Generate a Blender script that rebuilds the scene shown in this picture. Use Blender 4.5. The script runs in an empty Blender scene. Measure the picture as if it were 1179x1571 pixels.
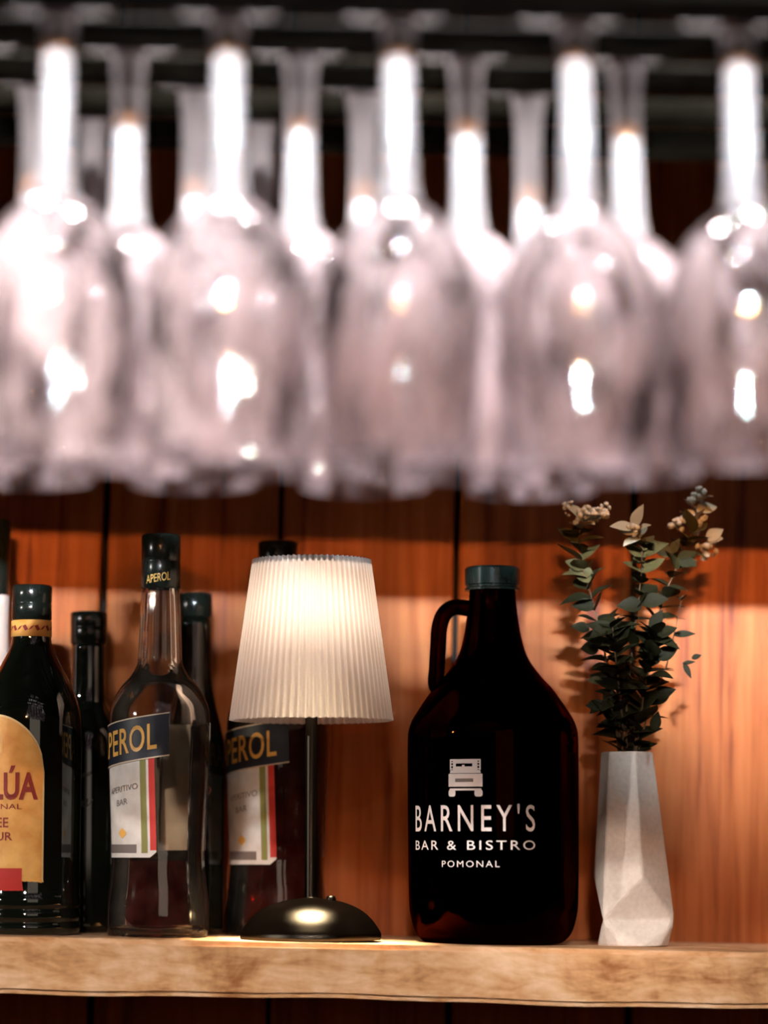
import bpy, bmesh, math, random
from mathutils import Vector, Matrix, Euler
R = math.radians
random.seed(7)
scene = bpy.context.scene
COL = scene.collection

# ------------------------------------------------------------------ camera
F, CX, CY = 4500.0, 589.5, 785.5           # focal length and centre in photo pixels (1179 x 1571)
PITCH = math.atan((1300 - CY) / F)
CAM = Vector((0.0, -2.253, 0.067))
cam_d = bpy.data.cameras.new('camera')
cam_d.sensor_fit = 'VERTICAL'; cam_d.sensor_height = 36.0; cam_d.sensor_width = 27.0
cam_d.lens = 36.0 * F / 1571.0
cam_d.clip_start = 0.05
cam = bpy.data.objects.new('camera', cam_d); COL.objects.link(cam)
cam.location = CAM; cam.rotation_euler = (math.pi / 2 + PITCH, 0, 0)
cam_d.dof.use_dof = True; cam_d.dof.focus_distance = 2.10; cam_d.dof.aperture_fstop = 2.3
scene.camera = cam

# ------------------------------------------------------------------ world, exposure
w = bpy.data.worlds.new('world'); scene.world = w; w.use_nodes = True
bg = w.node_tree.nodes['Background']
bg.inputs[0].default_value = (1.0, 0.30, 0.20, 1); bg.inputs[1].default_value = 0.012
vs = scene.view_settings
vs.view_transform = 'Standard'; vs.look = 'None'; vs.gamma = 1.0; vs.exposure = 0.0
vs.use_curve_mapping = False
cy = scene.cycles
cy.max_bounces = 24; cy.transmission_bounces = 20; cy.transparent_max_bounces = 48
cy.glossy_bounces = 6; cy.diffuse_bounces = 4
cy.caustics_refractive = False; cy.caustics_reflective = False
cy.sample_clamp_indirect = 6.0
cy.use_adaptive_sampling = False; cy.sampling_pattern = 'TABULATED_SOBOL'

# ------------------------------------------------------------------ room lamps and added lights
def lamp(name, kind, loc, energy, color, aim=None, **kw):
    d = bpy.data.lights.new(name, kind); d.energy = energy; d.color = color
    for k, v in kw.items(): setattr(d, k, v)
    o = bpy.data.objects.new(name, d); COL.objects.link(o); o.location = loc
    if aim is not None:
        o.rotation_euler = (Vector(aim) - Vector(loc)).to_track_quat('-Z', 'Y').to_euler()
    return o
# two linear pendants out in the bar room, behind the photographer; an unseen board added on the rack cuts their light off
lamp('linear_light', 'AREA', (0.27, -4.2, 1.47), 4.6, (0.74, 0.90, 1.0), aim=(0.27, 0, 0.285),
     shape='RECTANGLE', size=1.15, size_y=0.035, spread=R(6.6))
lamp('linear_light', 'AREA', (0.0, -5.2, 1.52), 1.6, (1.0, 0.40, 0.11), aim=(0.05, 0, 0.315),
     shape='RECTANGLE', size=1.5, size_y=0.035, spread=R(7.4))
# a third, low linear light, added to brighten the shelf edge
lamp('linear_light', 'AREA', (0.0, -4.0, 1.20), 0.42, (1.0, 0.92, 0.84), aim=(0.0, -0.2, -0.03),
     shape='RECTANGLE', size=1.3, size_y=0.035, spread=R(5))
# spots added off to the left: one brightens the bottles, one the vase
lamp('added_spot', 'SPOT', (-4.2, -2.8, 1.15), 430, (1.0, 0.93, 0.87), aim=(-0.16, -0.16, 0.05),
     spot_size=R(9), spot_blend=1.0, shadow_soft_size=0.05)
lamp('added_spot', 'SPOT', (-1.6, -3.4, 1.25), 560, (1.0, 0.93, 0.87), aim=(0.185, -0.105, 0.07),
     spot_size=R(4.6), spot_blend=0.9, shadow_soft_size=0.04)
lamp('added_spot', 'SPOT', (-0.30, -4.2, 1.30), 620, (1.0, 0.95, 0.92), aim=(-0.135, -0.09, 0.105),
     spot_size=R(2.4), spot_blend=1.0, shadow_soft_size=0.03)  # added frontal spot, brightens the clear bottle's back label
# soft daylight from a wide window behind the photographer
lamp('window_daylight', 'AREA', (1.15, -4.6, 0.75), 9, (1.0, 0.84, 0.68), aim=(0.1, 0, 0.2),
     shape='RECTANGLE', size=1.9, size_y=1.5)
# small unseen spots added below the frame to brighten the hanging glasses
for x_ in (-0.36, -0.18, 0.0, 0.18, 0.36):
    lamp('added_uplight', 'SPOT', (x_, -1.15, -0.45), 29, (1.0, 0.93, 0.98), aim=(x_ * 0.85, -0.64, 0.335),
         spot_size=R(21), spot_blend=0.35, shadow_soft_size=0.012)
# downlights added above the glass rack to brighten the glasses
for i in range(6):
    lamp('added_downlight', 'SPOT', (-0.26 + 0.105 * i, -0.66, 0.735), 15, (1.0, 0.92, 0.93),
         aim=(-0.26 + 0.105 * i, -0.64, 0), spot_size=R(62), spot_blend=0.5, shadow_soft_size=0.018)

# one more added downlight, behind the rack, to brighten the sprig tips
lamp('added_downlight', 'SPOT', (0.215, -0.36, 0.74), 6, (1.0, 0.95, 0.90), aim=(0.205, -0.125, 0.31),
     spot_size=R(22), spot_blend=0.8, shadow_soft_size=0.02)

# ------------------------------------------------------------------ pixel helpers
FWD = Vector((0, math.cos(PITCH), math.sin(PITCH))); UP = Vector((0, -math.sin(PITCH), math.cos(PITCH)))
def at(u, v, y):
    d = Vector((1, 0, 0)) * ((u - CX) / F) + UP * (-(v - CY) / F) + FWD
    return CAM + d * ((y - CAM.y) / d.y)
def mpp(u, v, y):
    return (at(u, v, y) - CAM).dot(FWD) / F
TILT = R(1.2)                                # the old wall, shelf and rack all lean a little
def shelf_z(x): return -x * math.tan(TILT)

# ------------------------------------------------------------------ materials
def mat(name):
    m = bpy.data.materials.new(name); m.use_nodes = True
    nt = m.node_tree; nt.nodes.clear()
    out = nt.nodes.new('ShaderNodeOutputMaterial')
    return m, nt, out
def N(nt, t, **kw):
    n = nt.nodes.new(t)
    for k, v in kw.items():
        if k in n.inputs.keys(): n.inputs[k].default_value = v
        else: setattr(n, k, v)
    return n
def pbr(name, col, rough=0.5, **kw):
    m, nt, out = mat(name)
    b = N(nt, 'ShaderNodeBsdfPrincipled'); b.inputs['Base Color'].default_value = (*col, 1)
    b.inputs['Roughness'].default_value = rough
    for k, v in kw.items(): b.inputs[k.replace('_', ' ')].default_value = v
    nt.links.new(b.outputs[0], out.inputs[0])
    return m
def speckled(name, ca, cb, rough, scale=40, bump=0.0, detail=6, spec=0.5):
    m, nt, out = mat(name); L = nt.links.new
    tc = N(nt, 'ShaderNodeTexCoord'); no = N(nt, 'ShaderNodeTexNoise', Scale=scale, Detail=detail)
    L(tc.outputs['Object'], no.inputs['Vector'])
    rp = N(nt, 'ShaderNodeValToRGB'); rp.color_ramp.elements[0].position = 0.35; rp.color_ramp.elements[1].position = 0.65
    rp.color_ramp.elements[0].color = (*ca, 1); rp.color_ramp.elements[1].color = (*cb, 1)
    L(no.outputs[0], rp.inputs[0])
    b = N(nt, 'ShaderNodeBsdfPrincipled', Roughness=rough); L(rp.outputs[0], b.inputs['Base Color'])
    b.inputs['Specular IOR Level'].default_value = spec
    if bump:
        bp = N(nt, 'ShaderNodeBump', Strength=bump, Distance=0.002); L(no.outputs[0], bp.inputs['Height']); L(bp.outputs[0], b.inputs['Normal'])
    L(b.outputs[0], out.inputs[0])
    return m
def thin_glass(name, tint, haze=0.0, haze_col=(0.8, 0.75, 0.75), ior=1.5, bump=None, streak=False):
    """clear thin walled glass: see-through + Fresnel reflection + haze colour, on the wine glasses standing in for room reflections"""
    m, nt, out = mat(name); L = nt.links.new
    tr = N(nt, 'ShaderNodeBsdfTransparent'); tr.inputs[0].default_value = (*tint, 1)
    gl = N(nt, 'ShaderNodeBsdfGlossy', Roughness=0.03); gl.inputs[0].default_value = (1, 1, 1, 1)
    fr = N(nt, 'ShaderNodeFresnel', IOR=ior)
    mx = N(nt, 'ShaderNodeMixShader')
    L(fr.outputs[0], mx.inputs[0]); L(tr.outputs[0], mx.inputs[1]); L(gl.outputs[0], mx.inputs[2])
    last = mx
    if haze:
        df = N(nt, 'ShaderNodeBsdfDiffuse'); df.inputs[0].default_value = (*haze_col, 1)
        tl = N(nt, 'ShaderNodeBsdfTranslucent'); tl.inputs[0].default_value = (*haze_col, 1)
        m2 = N(nt, 'ShaderNodeMixShader'); m2.inputs[0].default_value = 0.5
        L(df.outputs[0], m2.inputs[1]); L(tl.outputs[0], m2.inputs[2])
        tc = N(nt, 'ShaderNodeTexCoord'); no = N(nt, 'ShaderNodeTexNoise', Scale=55, Detail=3)
        if streak:                                # painted reflection streaks down the bowl, different on every glass
            oi = N(nt, 'ShaderNodeObjectInfo'); mp = N(nt, 'ShaderNodeMapping'); mp.inputs['Scale'].default_value = (1, 1, 0.38)
            sc_ = N(nt, 'ShaderNodeVectorMath', operation='SCALE'); sc_.inputs['Scale'].default_value = 9.0
            ad = N(nt, 'ShaderNodeVectorMath', operation='ADD'); cb = N(nt, 'ShaderNodeCombineXYZ')
            for k in range(3): L(oi.outputs['Random'], cb.inputs[k])
            L(cb.outputs[0], sc_.inputs[0]); L(sc_.outputs[0], ad.inputs[0]); L(tc.outputs['Object'], ad.inputs[1])
            L(ad.outputs[0], mp.inputs[0]); L(mp.outputs[0], no.inputs['Vector'])
        else: L(tc.outputs['Object'], no.inputs['Vector'])
        mr = N(nt, 'ShaderNodeMapRange'); mr.inputs[1].default_value = 0.35; mr.inputs[2].default_value = 0.7
        mr.inputs[3].default_value = haze * (0.04 if streak else 0.45); mr.inputs[4].default_value = haze * (3.1 if streak else 1.7)
        if streak: mr.inputs[1].default_value = 0.43; mr.inputs[2].default_value = 0.64
        L(no.outputs[0], mr.inputs[0])
        m3 = N(nt, 'ShaderNodeMixShader')
        L(mr.outputs[0], m3.inputs[0]); L(mx.outputs[0], m3.inputs[1]); L(m2.outputs[0], m3.inputs[2])
        last = m3
    if bump:
        tc = N(nt, 'ShaderNodeTexCoord'); no = N(nt, 'ShaderNodeTexNoise', Scale=bump, Detail=1)
        L(tc.outputs['Object'], no.inputs['Vector'])
        bp = N(nt, 'ShaderNodeBump', Strength=0.5 if streak else 0.25, Distance=0.003); L(no.outputs[0], bp.inputs['Height'])
        L(bp.outputs[0], gl.inputs['Normal'])
    L(last.outputs[0], out.inputs[0])
    return m
def solid_glass(name, tint, rough=0.02, haze=0.0):
    m, nt, out = mat(name); L = nt.links.new
    g = N(nt, 'ShaderNodeBsdfGlass', Roughness=rough, IOR=1.5); g.inputs[0].default_value = (*tint, 1)
    if haze:  # pale diffuse share imitates bright reflections in the stem
        df = N(nt, 'ShaderNodeBsdfDiffuse'); df.inputs[0].default_value = (0.82, 0.76, 0.77, 1)
        mx = N(nt, 'ShaderNodeMixShader'); mx.inputs[0].default_value = haze
        L(g.outputs[0], mx.inputs[1]); L(df.outputs[0], mx.inputs[2]); L(mx.outputs[0], out.inputs[0])
    else: L(g.outputs[0], out.inputs[0])
    return m
def wood(name, stops, rough, grain_axis, fine=70.0, bump=0.25, knots=True):
    m, nt, out = mat(name); L = nt.links.new
    tc = N(nt, 'ShaderNodeTexCoord'); oi = N(nt, 'ShaderNodeObjectInfo')
    add = N(nt, 'ShaderNodeVectorMath', operation='ADD')
    mul = N(nt, 'ShaderNodeVectorMath', operation='SCALE'); mul.inputs['Scale'].default_value = 13.0
    cmb = N(nt, 'ShaderNodeCombineXYZ')
    for k in range(3): L(oi.outputs['Random'], cmb.inputs[k])
    L(cmb.outputs[0], mul.inputs[0]); L(tc.outputs['Object'], add.inputs[0]); L(mul.outputs[0], add.inputs[1])
    mp = N(nt, 'ShaderNodeMapping')
    sc = [1.0, 1.0, 1.0]; sc[grain_axis] = 0.045
    mp.inputs['Scale'].default_value = sc
    L(add.outputs[0], mp.inputs[0])
    n1 = N(nt, 'ShaderNodeTexNoise', Scale=fine, Detail=5, Roughness=0.6, Distortion=0.4); L(mp.outputs[0], n1.inputs['Vector'])
    mp2 = N(nt, 'ShaderNodeMapping'); sc2 = [1.0, 1.0, 1.0]; sc2[grain_axis] = 0.22
    mp2.inputs['Scale'].default_value = sc2; L(add.outputs[0], mp2.inputs[0])
    n2 = N(nt, 'ShaderNodeTexNoise', Scale=16, Detail=3, Distortion=0.8); L(mp2.outputs[0], n2.inputs['Vector'])
    mx = N(nt, 'ShaderNodeMix', data_type='FLOAT'); mx.inputs[0].default_value = 0.34
    L(n1.outputs[0], mx.inputs[2]); L(n2.outputs[0], mx.inputs[3])
    rp = N(nt, 'ShaderNodeValToRGB'); el = rp.color_ramp.elements
    el[0].position, el[0].color = stops[0][0], (*stops[0][1], 1)
    el[1].position, el[1].color = stops[-1][0], (*stops[-1][1], 1)
    for p, c in stops[1:-1]:
        e = el.new(p); e.color = (*c, 1)
    L(mx.outputs[0], rp.inputs[0])
    b = N(nt, 'ShaderNodeBsdfPrincipled', Roughness=rough)
    L(rp.outputs[0], b.inputs['Base Color']); b.inputs['Specular IOR Level'].default_value = 0.12
    bp = N(nt, 'ShaderNodeBump', Strength=bump, Distance=0.001); L(n1.outputs[0], bp.inputs['Height']); L(bp.outputs[0], b.inputs['Normal'])
    L(b.outputs[0], out.inputs[0])
    return m

M = {}
M['plank'] = wood('varnished_pine', [(0.36, (0.13, 0.018, 0.003)), (0.47, (0.34, 0.085, 0.017)), (0.60, (0.45, 0.135, 0.034))], 0.45, 2)
M['gap'] = pbr('dark_backing', (0.012, 0.006, 0.004), 0.9)
def timber(name):
    m, nt, out = mat(name); L = nt.links.new
    tc = N(nt, 'ShaderNodeTexCoord')
    def noise(scale, st, detail, dist=0.0):
        mp = N(nt, 'ShaderNodeMapping'); mp.inputs['Scale'].default_value = st; L(tc.outputs['Object'], mp.inputs[0])
        n = N(nt, 'ShaderNodeTexNoise', Scale=scale, Detail=detail, Roughness=0.65, Distortion=dist); L(mp.outputs[0], n.inputs['Vector']); return n
    blot = noise(22, (0.55, 1, 1), 5, 0.6); fib = noise(120, (0.25, 1, 1), 3, 0.5); saw = noise(38, (1, 0.5, 0.3), 4, 1.2)
    m1 = N(nt, 'ShaderNodeMix', data_type='FLOAT'); m1.inputs[0].default_value = 0.38; L(blot.outputs[0], m1.inputs[2]); L(fib.outputs[0], m1.inputs[3])
    m2 = N(nt, 'ShaderNodeMix', data_type='FLOAT'); m2.inputs[0].default_value = 0.14; L(m1.outputs[0], m2.inputs[2]); L(saw.outputs[0], m2.inputs[3])
    rp = N(nt, 'ShaderNodeValToRGB'); el = rp.color_ramp.elements
    el[0].position, el[0].color = 0.38, (0.34, 0.13, 0.045, 1); el[1].position, el[1].color = 0.62, (0.84, 0.56, 0.36, 1)
    e = el.new(0.48); e.color = (0.64, 0.34, 0.16, 1)
    L(m2.outputs[0], rp.inputs[0])
    b = N(nt, 'ShaderNodeBsdfPrincipled', Roughness=0.85); b.inputs['Specular IOR Level'].default_value = 0.15
    L(rp.outputs[0], b.inputs['Base Color'])
    bp = N(nt, 'ShaderNodeBump', Strength=0.3, Distance=0.0015); L(m2.outputs[0], bp.inputs['Height']); L(bp.outputs[0], b.inputs['Normal'])
    L(b.outputs[0], out.inputs[0]); return m
M['shelf'] = timber('rough_sawn_timber')
M['rack'] = speckled('dark_stained_rack_wood', (0.004, 0.004, 0.0025), (0.010, 0.009, 0.006), 0.75, 30, 0.2, spec=0.02)
M['soffit'] = speckled('dark_soffit_paint', (0.012, 0.009, 0.008), (0.02, 0.015, 0.012), 0.8, 12)
M['steel'] = pbr('dark_steel', (0.08, 0.075, 0.07), 0.35, Metallic=1.0)
M['bowl'] = thin_glass('wine_glass_bowl', (0.985, 0.98, 0.975), haze=0.20, haze_col=(0.90, 0.75, 0.77), bump=42, streak=True)
M['stem'] = solid_glass('wine_glass_stem', (1.0, 0.99, 1.0), 0.06, haze=0.42)
M['foot'] = thin_glass('wine_glass_foot', (0.97, 0.97, 0.96), haze=0.08)
M['clear'] = thin_glass('clear_bottle_glass', (0.93, 0.90, 0.85), haze=0.012, haze_col=(0.8, 0.7, 0.6), bump=35)
M['liquid'] = thin_glass('red_bitter_liqueur', (0.60, 0.05, 0.010), haze=0.22, haze_col=(0.30, 0.010, 0.006), ior=1.2)
M['black_glass'] = pbr('near_black_green_glass', (0.004, 0.006, 0.004), 0.05, Coat_Weight=0.5)
M['amber'] = solid_glass('amber_growler_glass', (0.10, 0.014, 0.004), 0.015)
M['cap'] = speckled('black_plastic_cap', (0.006, 0.007, 0.006), (0.010, 0.018, 0.015), 0.16, 60, spec=0.3)
M['cap_matte'] = speckled('black_foil_capsule', (0.006, 0.008, 0.006), (0.011, 0.014, 0.011), 0.2, 60, 0.1, spec=0.35)
M['pale_neck'] = pbr('pale_bottle_paper', (0.62, 0.52, 0.48), 0.6)
M['white_paper'] = speckled('white_label_paper', (0.60, 0.56, 0.52), (0.72, 0.68, 0.64), 0.6, 90)
M['back_paper'] = speckled('back_label_paper', (0.80, 0.77, 0.77), (0.92, 0.89, 0.89), 0.6, 50)
M['navy'] = speckled('navy_label_print', (0.006, 0.010, 0.020), (0.010, 0.015, 0.028), 0.5, 60)
M['gold'] = pbr('gold_label_ink', (0.78, 0.42, 0.09), 0.45)
M['gold_line'] = pbr('pale_gold_line', (0.62, 0.50, 0.36), 0.45)
M['green_ink'] = pbr('green_label_ink', (0.20, 0.20, 0.05), 0.6)
M['red_ink'] = pbr('red_label_ink', (0.50, 0.02, 0.012), 0.6)
M['grey_ink'] = pbr('grey_label_ink', (0.16, 0.13, 0.12), 0.6)
M['amber_paper'] = speckled('amber_label_paper', (0.72, 0.33, 0.06), (0.86, 0.48, 0.13), 0.55, 75)
M['cream_line'] = pbr('cream_label_edge', (0.86, 0.66, 0.32), 0.55)
M['wine_ink'] = pbr('dark_red_label_ink', (0.26, 0.018, 0.012), 0.6)
M['white_ink'] = pbr('white_screen_print', (0.80, 0.72, 0.70), 0.6)
M['dim_ink'] = pbr('faded_grey_print', (0.10, 0.09, 0.08), 0.6)
M['pink_ink'] = pbr('pink_print', (0.32, 0.13, 0.11), 0.6)
m, nt, out = mat('satin_black_lamp_metal')
g_ = N(nt, 'ShaderNodeBsdfGlossy', Roughness=0.39, distribution='BECKMANN'); g_.inputs[0].default_value = (1.0, 0.86, 0.66, 1)
d_ = N(nt, 'ShaderNodeBsdfDiffuse'); d_.inputs[0].default_value = (0.0012, 0.0008, 0.0006, 1)
x_ = N(nt, 'ShaderNodeMixShader'); x_.inputs[0].default_value = 0.032
nt.links.new(d_.outputs[0], x_.inputs[1]); nt.links.new(g_.outputs[0], x_.inputs[2]); nt.links.new(x_.outputs[0], out.inputs[0])
M['bronze'] = m
M['vase'] = speckled('matte_stoneware', (0.60, 0.51, 0.45), (0.67, 0.58, 0.51), 0.75, 300, 0.12)
M['vase_in'] = pbr('vase_inside', (0.06, 0.045, 0.035), 0.9)
M['leaf_dark'] = speckled('dark_green_leaf', (0.010, 0.0095, 0.004), (0.022, 0.019, 0.007), 0.6, 80, spec=0.1)
M['leaf_olive'] = speckled('olive_leaf', (0.046, 0.040, 0.015), (0.095, 0.076, 0.028), 0.6, 80, spec=0.15)
M['leaf_pale'] = speckled('pale_grey_green_leaf', (0.26, 0.24, 0.17), (0.46, 0.42, 0.33), 0.65, 90)
M['stalk'] = speckled('brown_stalk', (0.06, 0.03, 0.012), (0.12, 0.06, 0.02), 0.7, 60)
M['bud'] = speckled('pale_flower_buds', (0.40, 0.37, 0.31), (0.64, 0.60, 0.54), 0.8, 120)
# lampshade: pleated fabric that lets the bulb's light through
m, nt, out = mat('pleated_shade_fabric'); L = nt.links.new
tl = N(nt, 'ShaderNodeBsdfTranslucent'); tl.inputs[0].default_value = (0.90, 0.78, 0.70, 1)
df = N(nt, 'ShaderNodeBsdfDiffuse'); df.inputs[0].default_value = (0.86, 0.76, 0.72, 1)
mx = N(nt, 'ShaderNodeMixShader'); mx.inputs[0].default_value = 0.28
L(tl.outputs[0], mx.inputs[1]); L(df.outputs[0], mx.inputs[2]); L(mx.outputs[0], out.inputs[0])
M['shade'] = m
m, nt, out = mat('lit_led_diffuser')
em = N(nt, 'ShaderNodeEmission', Strength=14.0); em.inputs[0].default_value = (1.0, 0.80, 0.50, 1)
nt.links.new(em.outputs[0], out.inputs[0]); M['led'] = m

# ------------------------------------------------------------------ object helpers
def tag(o, label=None, cat=None, group=None, kind=None):
    if label: o['label'] = label
    if cat: o['category'] = cat
    if group: o['group'] = group
    if kind: o['kind'] = kind
    return o
def thing(name, loc, label, cat, group=None, rot=(0, 0, 0)):
    o = bpy.data.objects.new(name, None); COL.objects.link(o); o.empty_display_size = 0.02
    o.location = loc; o.rotation_euler = rot
    return tag(o, label, cat, group)
def obj(name, mesh, material, parent=None, smooth=True):
    if isinstance(mesh, bmesh.types.BMesh):
        bm = mesh; bm.normal_update(); mesh = bpy.data.meshes.new(name); bm.to_mesh(mesh); bm.free()
    o = bpy.data.objects.new(name, mesh); COL.objects.link(o)
    if material and not mesh.materials: mesh.materials.append(material)
    for p in mesh.polygons: p.use_smooth = smooth
    if parent is not None: o.parent = parent
    return o
def autosmooth(o, deg=35):
    """sharp edges where the surface turns by more than deg"""
    bm = bmesh.new(); bm.from_mesh(o.data)
    for e in bm.edges:
        if len(e.link_faces) == 2 and e.calc_face_angle(0) > R(deg): e.smooth = False
    bm.to_mesh(o.data); bm.free(); return o
def lathe_bm(prof, n=48, mod=None):
    """prof: (r, z) bottom/outside first; r == 0 closes on the axis. mod(r,z,a)->r"""
    bm = bmesh.new(); rings = []
    for r, z in prof:
        if r <= 1e-7: rings.append([bm.verts.new((0, 0, z))]); continue
        ring = []
        for k in range(n):
            a = 2 * math.pi * k / n; rr = mod(r, z, a) if mod else r
            ring.append(bm.verts.new((rr * math.sin(a), -rr * math.cos(a), z)))
        rings.append(ring)
    for A, B in zip(rings, rings[1:]):
        for k in range(n):
            j = (k + 1) % n
            if len(A) == 1 and len(B) == 1: continue
            if len(A) == 1: f = (A[0], B[j], B[k])
            elif len(B) == 1: f = (A[k], A[j], B[0])
            else: f = (A[k], A[j], B[j], B[k])
            try: bm.faces.new(f)
            except ValueError: pass
    bmesh.ops.recalc_face_normals(bm, faces=bm.faces)
    return bm
def smooth_prof(pts, sub=4):
    """Catmull-Rom through the profile points (points marked with a third value stay corners)"""
    P = [Vector((p[0], p[1])) for p in pts]; out = []
    for i in range(len(P) - 1):
        corner_a, corner_b = len(pts[i]) > 2, len(pts[i + 1]) > 2
        p1, p2 = P[i], P[i + 1]
        p0 = p1 if (i == 0 or corner_a) else P[i - 1]
        p3 = p2 if (i + 2 >= len(P) or corner_b) else P[i + 2]
        for s in range(sub):
            t = s / sub
            q = 0.5 * ((2 * p1) + (p2 - p0) * t + (2 * p0 - 5 * p1 + 4 * p2 - p3) * t * t + (3 * p1 - p0 - 3 * p2 + p3) * t ** 3)
            out.append((max(q.x, 0), q.y))
    out.append((P[-1].x, P[-1].y)); return out
def radius_at(prof, z):
    best = None
    for (r0, z0), (r1, z1) in zip(prof, prof[1:]):
        if min(z0, z1) - 1e-9 <= z <= max(z0, z1) + 1e-9 and abs(z1 - z0) > 1e-9:
            r = r0 + (r1 - r0) * (z - z0) / (z1 - z0); best = r if best is None else max(best, r)
    return best if best is not None else prof[-1][0]
def box_bm(x0, x1, y0, y1, z0, z1, bevel=0.0, seg=1):
    bm = bmesh.new(); bmesh.ops.create_cube(bm, size=1)
    for v in bm.verts:
        v.co = Vector(((x0 + x1) / 2 + v.co.x * (x1 - x0), (y0 + y1) / 2 + v.co.y * (y1 - y0), (z0 + z1) / 2 + v.co.z * (z1 - z0)))
    if bevel: bmesh.ops.bevel(bm, geom=bm.edges[:], offset=bevel, segments=seg, affect='EDGES', profile=0.5)
    return bm
def tube_bm(pts, rad, n=10, bm=None, cap=True):
    bm = bm or bmesh.new(); pts = [Vector(p) for p in pts]; rings = []
    rads = rad if isinstance(rad, (list, tuple)) else [rad] * len(pts)
    t0 = (pts[1] - pts[0]).normalized(); side = t0.orthogonal().normalized()
    for i, p in enumerate(pts):
        t = (pts[min(i + 1, len(pts) - 1)] - pts[max(i - 1, 0)]).normalized()
        side = (side - t * side.dot(t)).normalized(); b = t.cross(side)
        rings.append([bm.verts.new(p + (side * math.cos(2 * math.pi * k / n) + b * math.sin(2 * math.pi * k / n)) * rads[i]) for k in range(n)])
    for A, B in zip(rings, rings[1:]):
        for k in range(n): bm.faces.new((A[k], A[(k + 1) % n], B[(k + 1) % n], B[k]))
    if cap: bm.faces.new(rings[0][::-1]); bm.faces.new(rings[-1])
    return bm
def spline(pts, sub=5):
    P = [Vector(p) for p in pts]; out = []
    for i in range(len(P) - 1):
        p0, p1, p2, p3 = P[max(i - 1, 0)], P[i], P[i + 1], P[min(i + 2, len(P) - 1)]
        for s in range(sub):
            t = s / sub
            out.append(0.5 * ((2 * p1) + (p2 - p0) * t + (2 * p0 - 5 * p1 + 4 * p2 - p3) * t * t + (3 * p1 - p0 - 3 * p2 + p3) * t ** 3))
    out.append(P[-1]); return out
def wrap(prof, ang0, s, t, off):
    """flat (s along the girth, t = height) -> a point on the bottle's skin; ang0 = centre angle, 0 faces -y"""
    r = radius_at(prof, t); a = ang0 + s / max(r, 1e-4)
    return Vector(((r + off) * math.sin(a), -(r + off) * math.cos(a), t))
def patch(name, prof, ang0, s0, s1, lo, hi, material, parent, off=0.0004, ns=24, nt_=10):
    """a label glued on a bottle; lo/hi are heights or functions of s"""
    lo_ = lo if callable(lo) else (lambda s: lo); hi_ = hi if callable(hi) else (lambda s: hi)
    bm = bmesh.new(); g = []
    for i in range(ns + 1):
        s = s0 + (s1 - s0) * i / ns
        g.append([bm.verts.new(wrap(prof, ang0, s, lo_(s) + (hi_(s) - lo_(s)) * j / nt_, off)) for j in range(nt_ + 1)])
    for i in range(ns):
        for j in range(nt_): bm.faces.new((g[i][j], g[i + 1][j], g[i + 1][j + 1], g[i][j + 1]))
    return obj(name, bm, material, parent)
def text_flat(body, width, height, spacing=1.0, embolden=0.0):
    """flat letters, centred, scaled to width x height; returns verts, faces"""
    c = bpy.data.curves.new('lettering', 'FONT'); c.body = body; c.space_character = spacing; c.offset = embolden
    c.resolution_u = 4
    o = bpy.data.objects.new('lettering', c); COL.objects.link(o)
    me = bpy.data.meshes.new_from_object(o)
    bpy.data.objects.remove(o); bpy.data.curves.remove(c)
    bm = bmesh.new(); bm.from_mesh(me); bpy.data.meshes.remove(me)
    xs = [v.co.x for v in bm.verts]; ys = [v.co.y for v in bm.verts]
    sx = width / (max(xs) - min(xs)); sy = height / (max(ys) - min(ys)); mx_ = (max(xs) + min(xs)) / 2; my = (max(ys) + min(ys)) / 2
    for v in bm.verts: v.co = Vector(((v.co.x - mx_) * sx, (v.co.y - my) * sy, 0))
    return bm
def text_on(name, body, prof, ang0, zc, width, height, material, parent, slope=0.0, off=0.0009, spacing=1.0, embolden=0.0, s_off=0.0):
    bm = text_flat(body, width, height, spacing, embolden)
    for v in bm.verts: v.co = wrap(prof, ang0, v.co.x + s_off, zc + v.co.y + slope * v.co.x, off)
    return obj(name, bm, material, parent, smooth=False)
class Vessel:
    """turns a profile read in photo pixels (radius, height line) into metres about one axis standing on the shelf"""
    def __init__(self, u, y, v_base):
        p = at(u, v_base, y); self.x = p.x; self.y = y; self.u = u; self.z0 = p.z
        self.base = Vector((p.x, y, shelf_z(p.x)))
    def z(self, v): return at(self.u, v, self.y).z - self.z0
    def r(self, px, v=1200): return px * mpp(self.u, v, self.y)
    def prof(self, pts): return [(self.r(p[0], p[1]), self.z(p[1])) + tuple(p[2:]) for p in pts]
    def ang(self, u, rpx): return math.asin(max(-1, min(1, (u - self.u) / rpx)))

# ------------------------------------------------------------------ the wall of boards
PW = 272 * mpp(589, 1000, 0); GAP = 0.0042
wall = obj('wall_back', box_bm(-1.55, 1.55, 0.0185, 0.04, -0.42, 0.86), M['gap'], None, False)
wall.rotation_euler = (0, TILT, 0); wall['kind'] = 'structure'
joint0 = at(702, 800, 0); z_j = joint0.z
x_ref = joint0.x * math.cos(TILT) - z_j * math.sin(TILT)      # joint position in the tilted wall's own axes
for k in range(-11, 11):
    jit = 0.0012 * math.sin(k * 2.3)
    x0 = x_ref + k * PW + GAP / 2 + jit; x1 = x_ref + (k + 1) * PW - GAP / 2
    bm = box_bm(-(x1 - x0) / 2, (x1 - x0) / 2, -0.0085, 0.0085, -0.62, 0.62, 0.0022, 2)
    p = obj('plank', bm, M['plank'], wall, False); autosmooth(p, 25)
    p.location = ((x0 + x1) / 2, 0.0088 + 0.0006 * math.sin(k * 5.1), 0.215)
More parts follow.
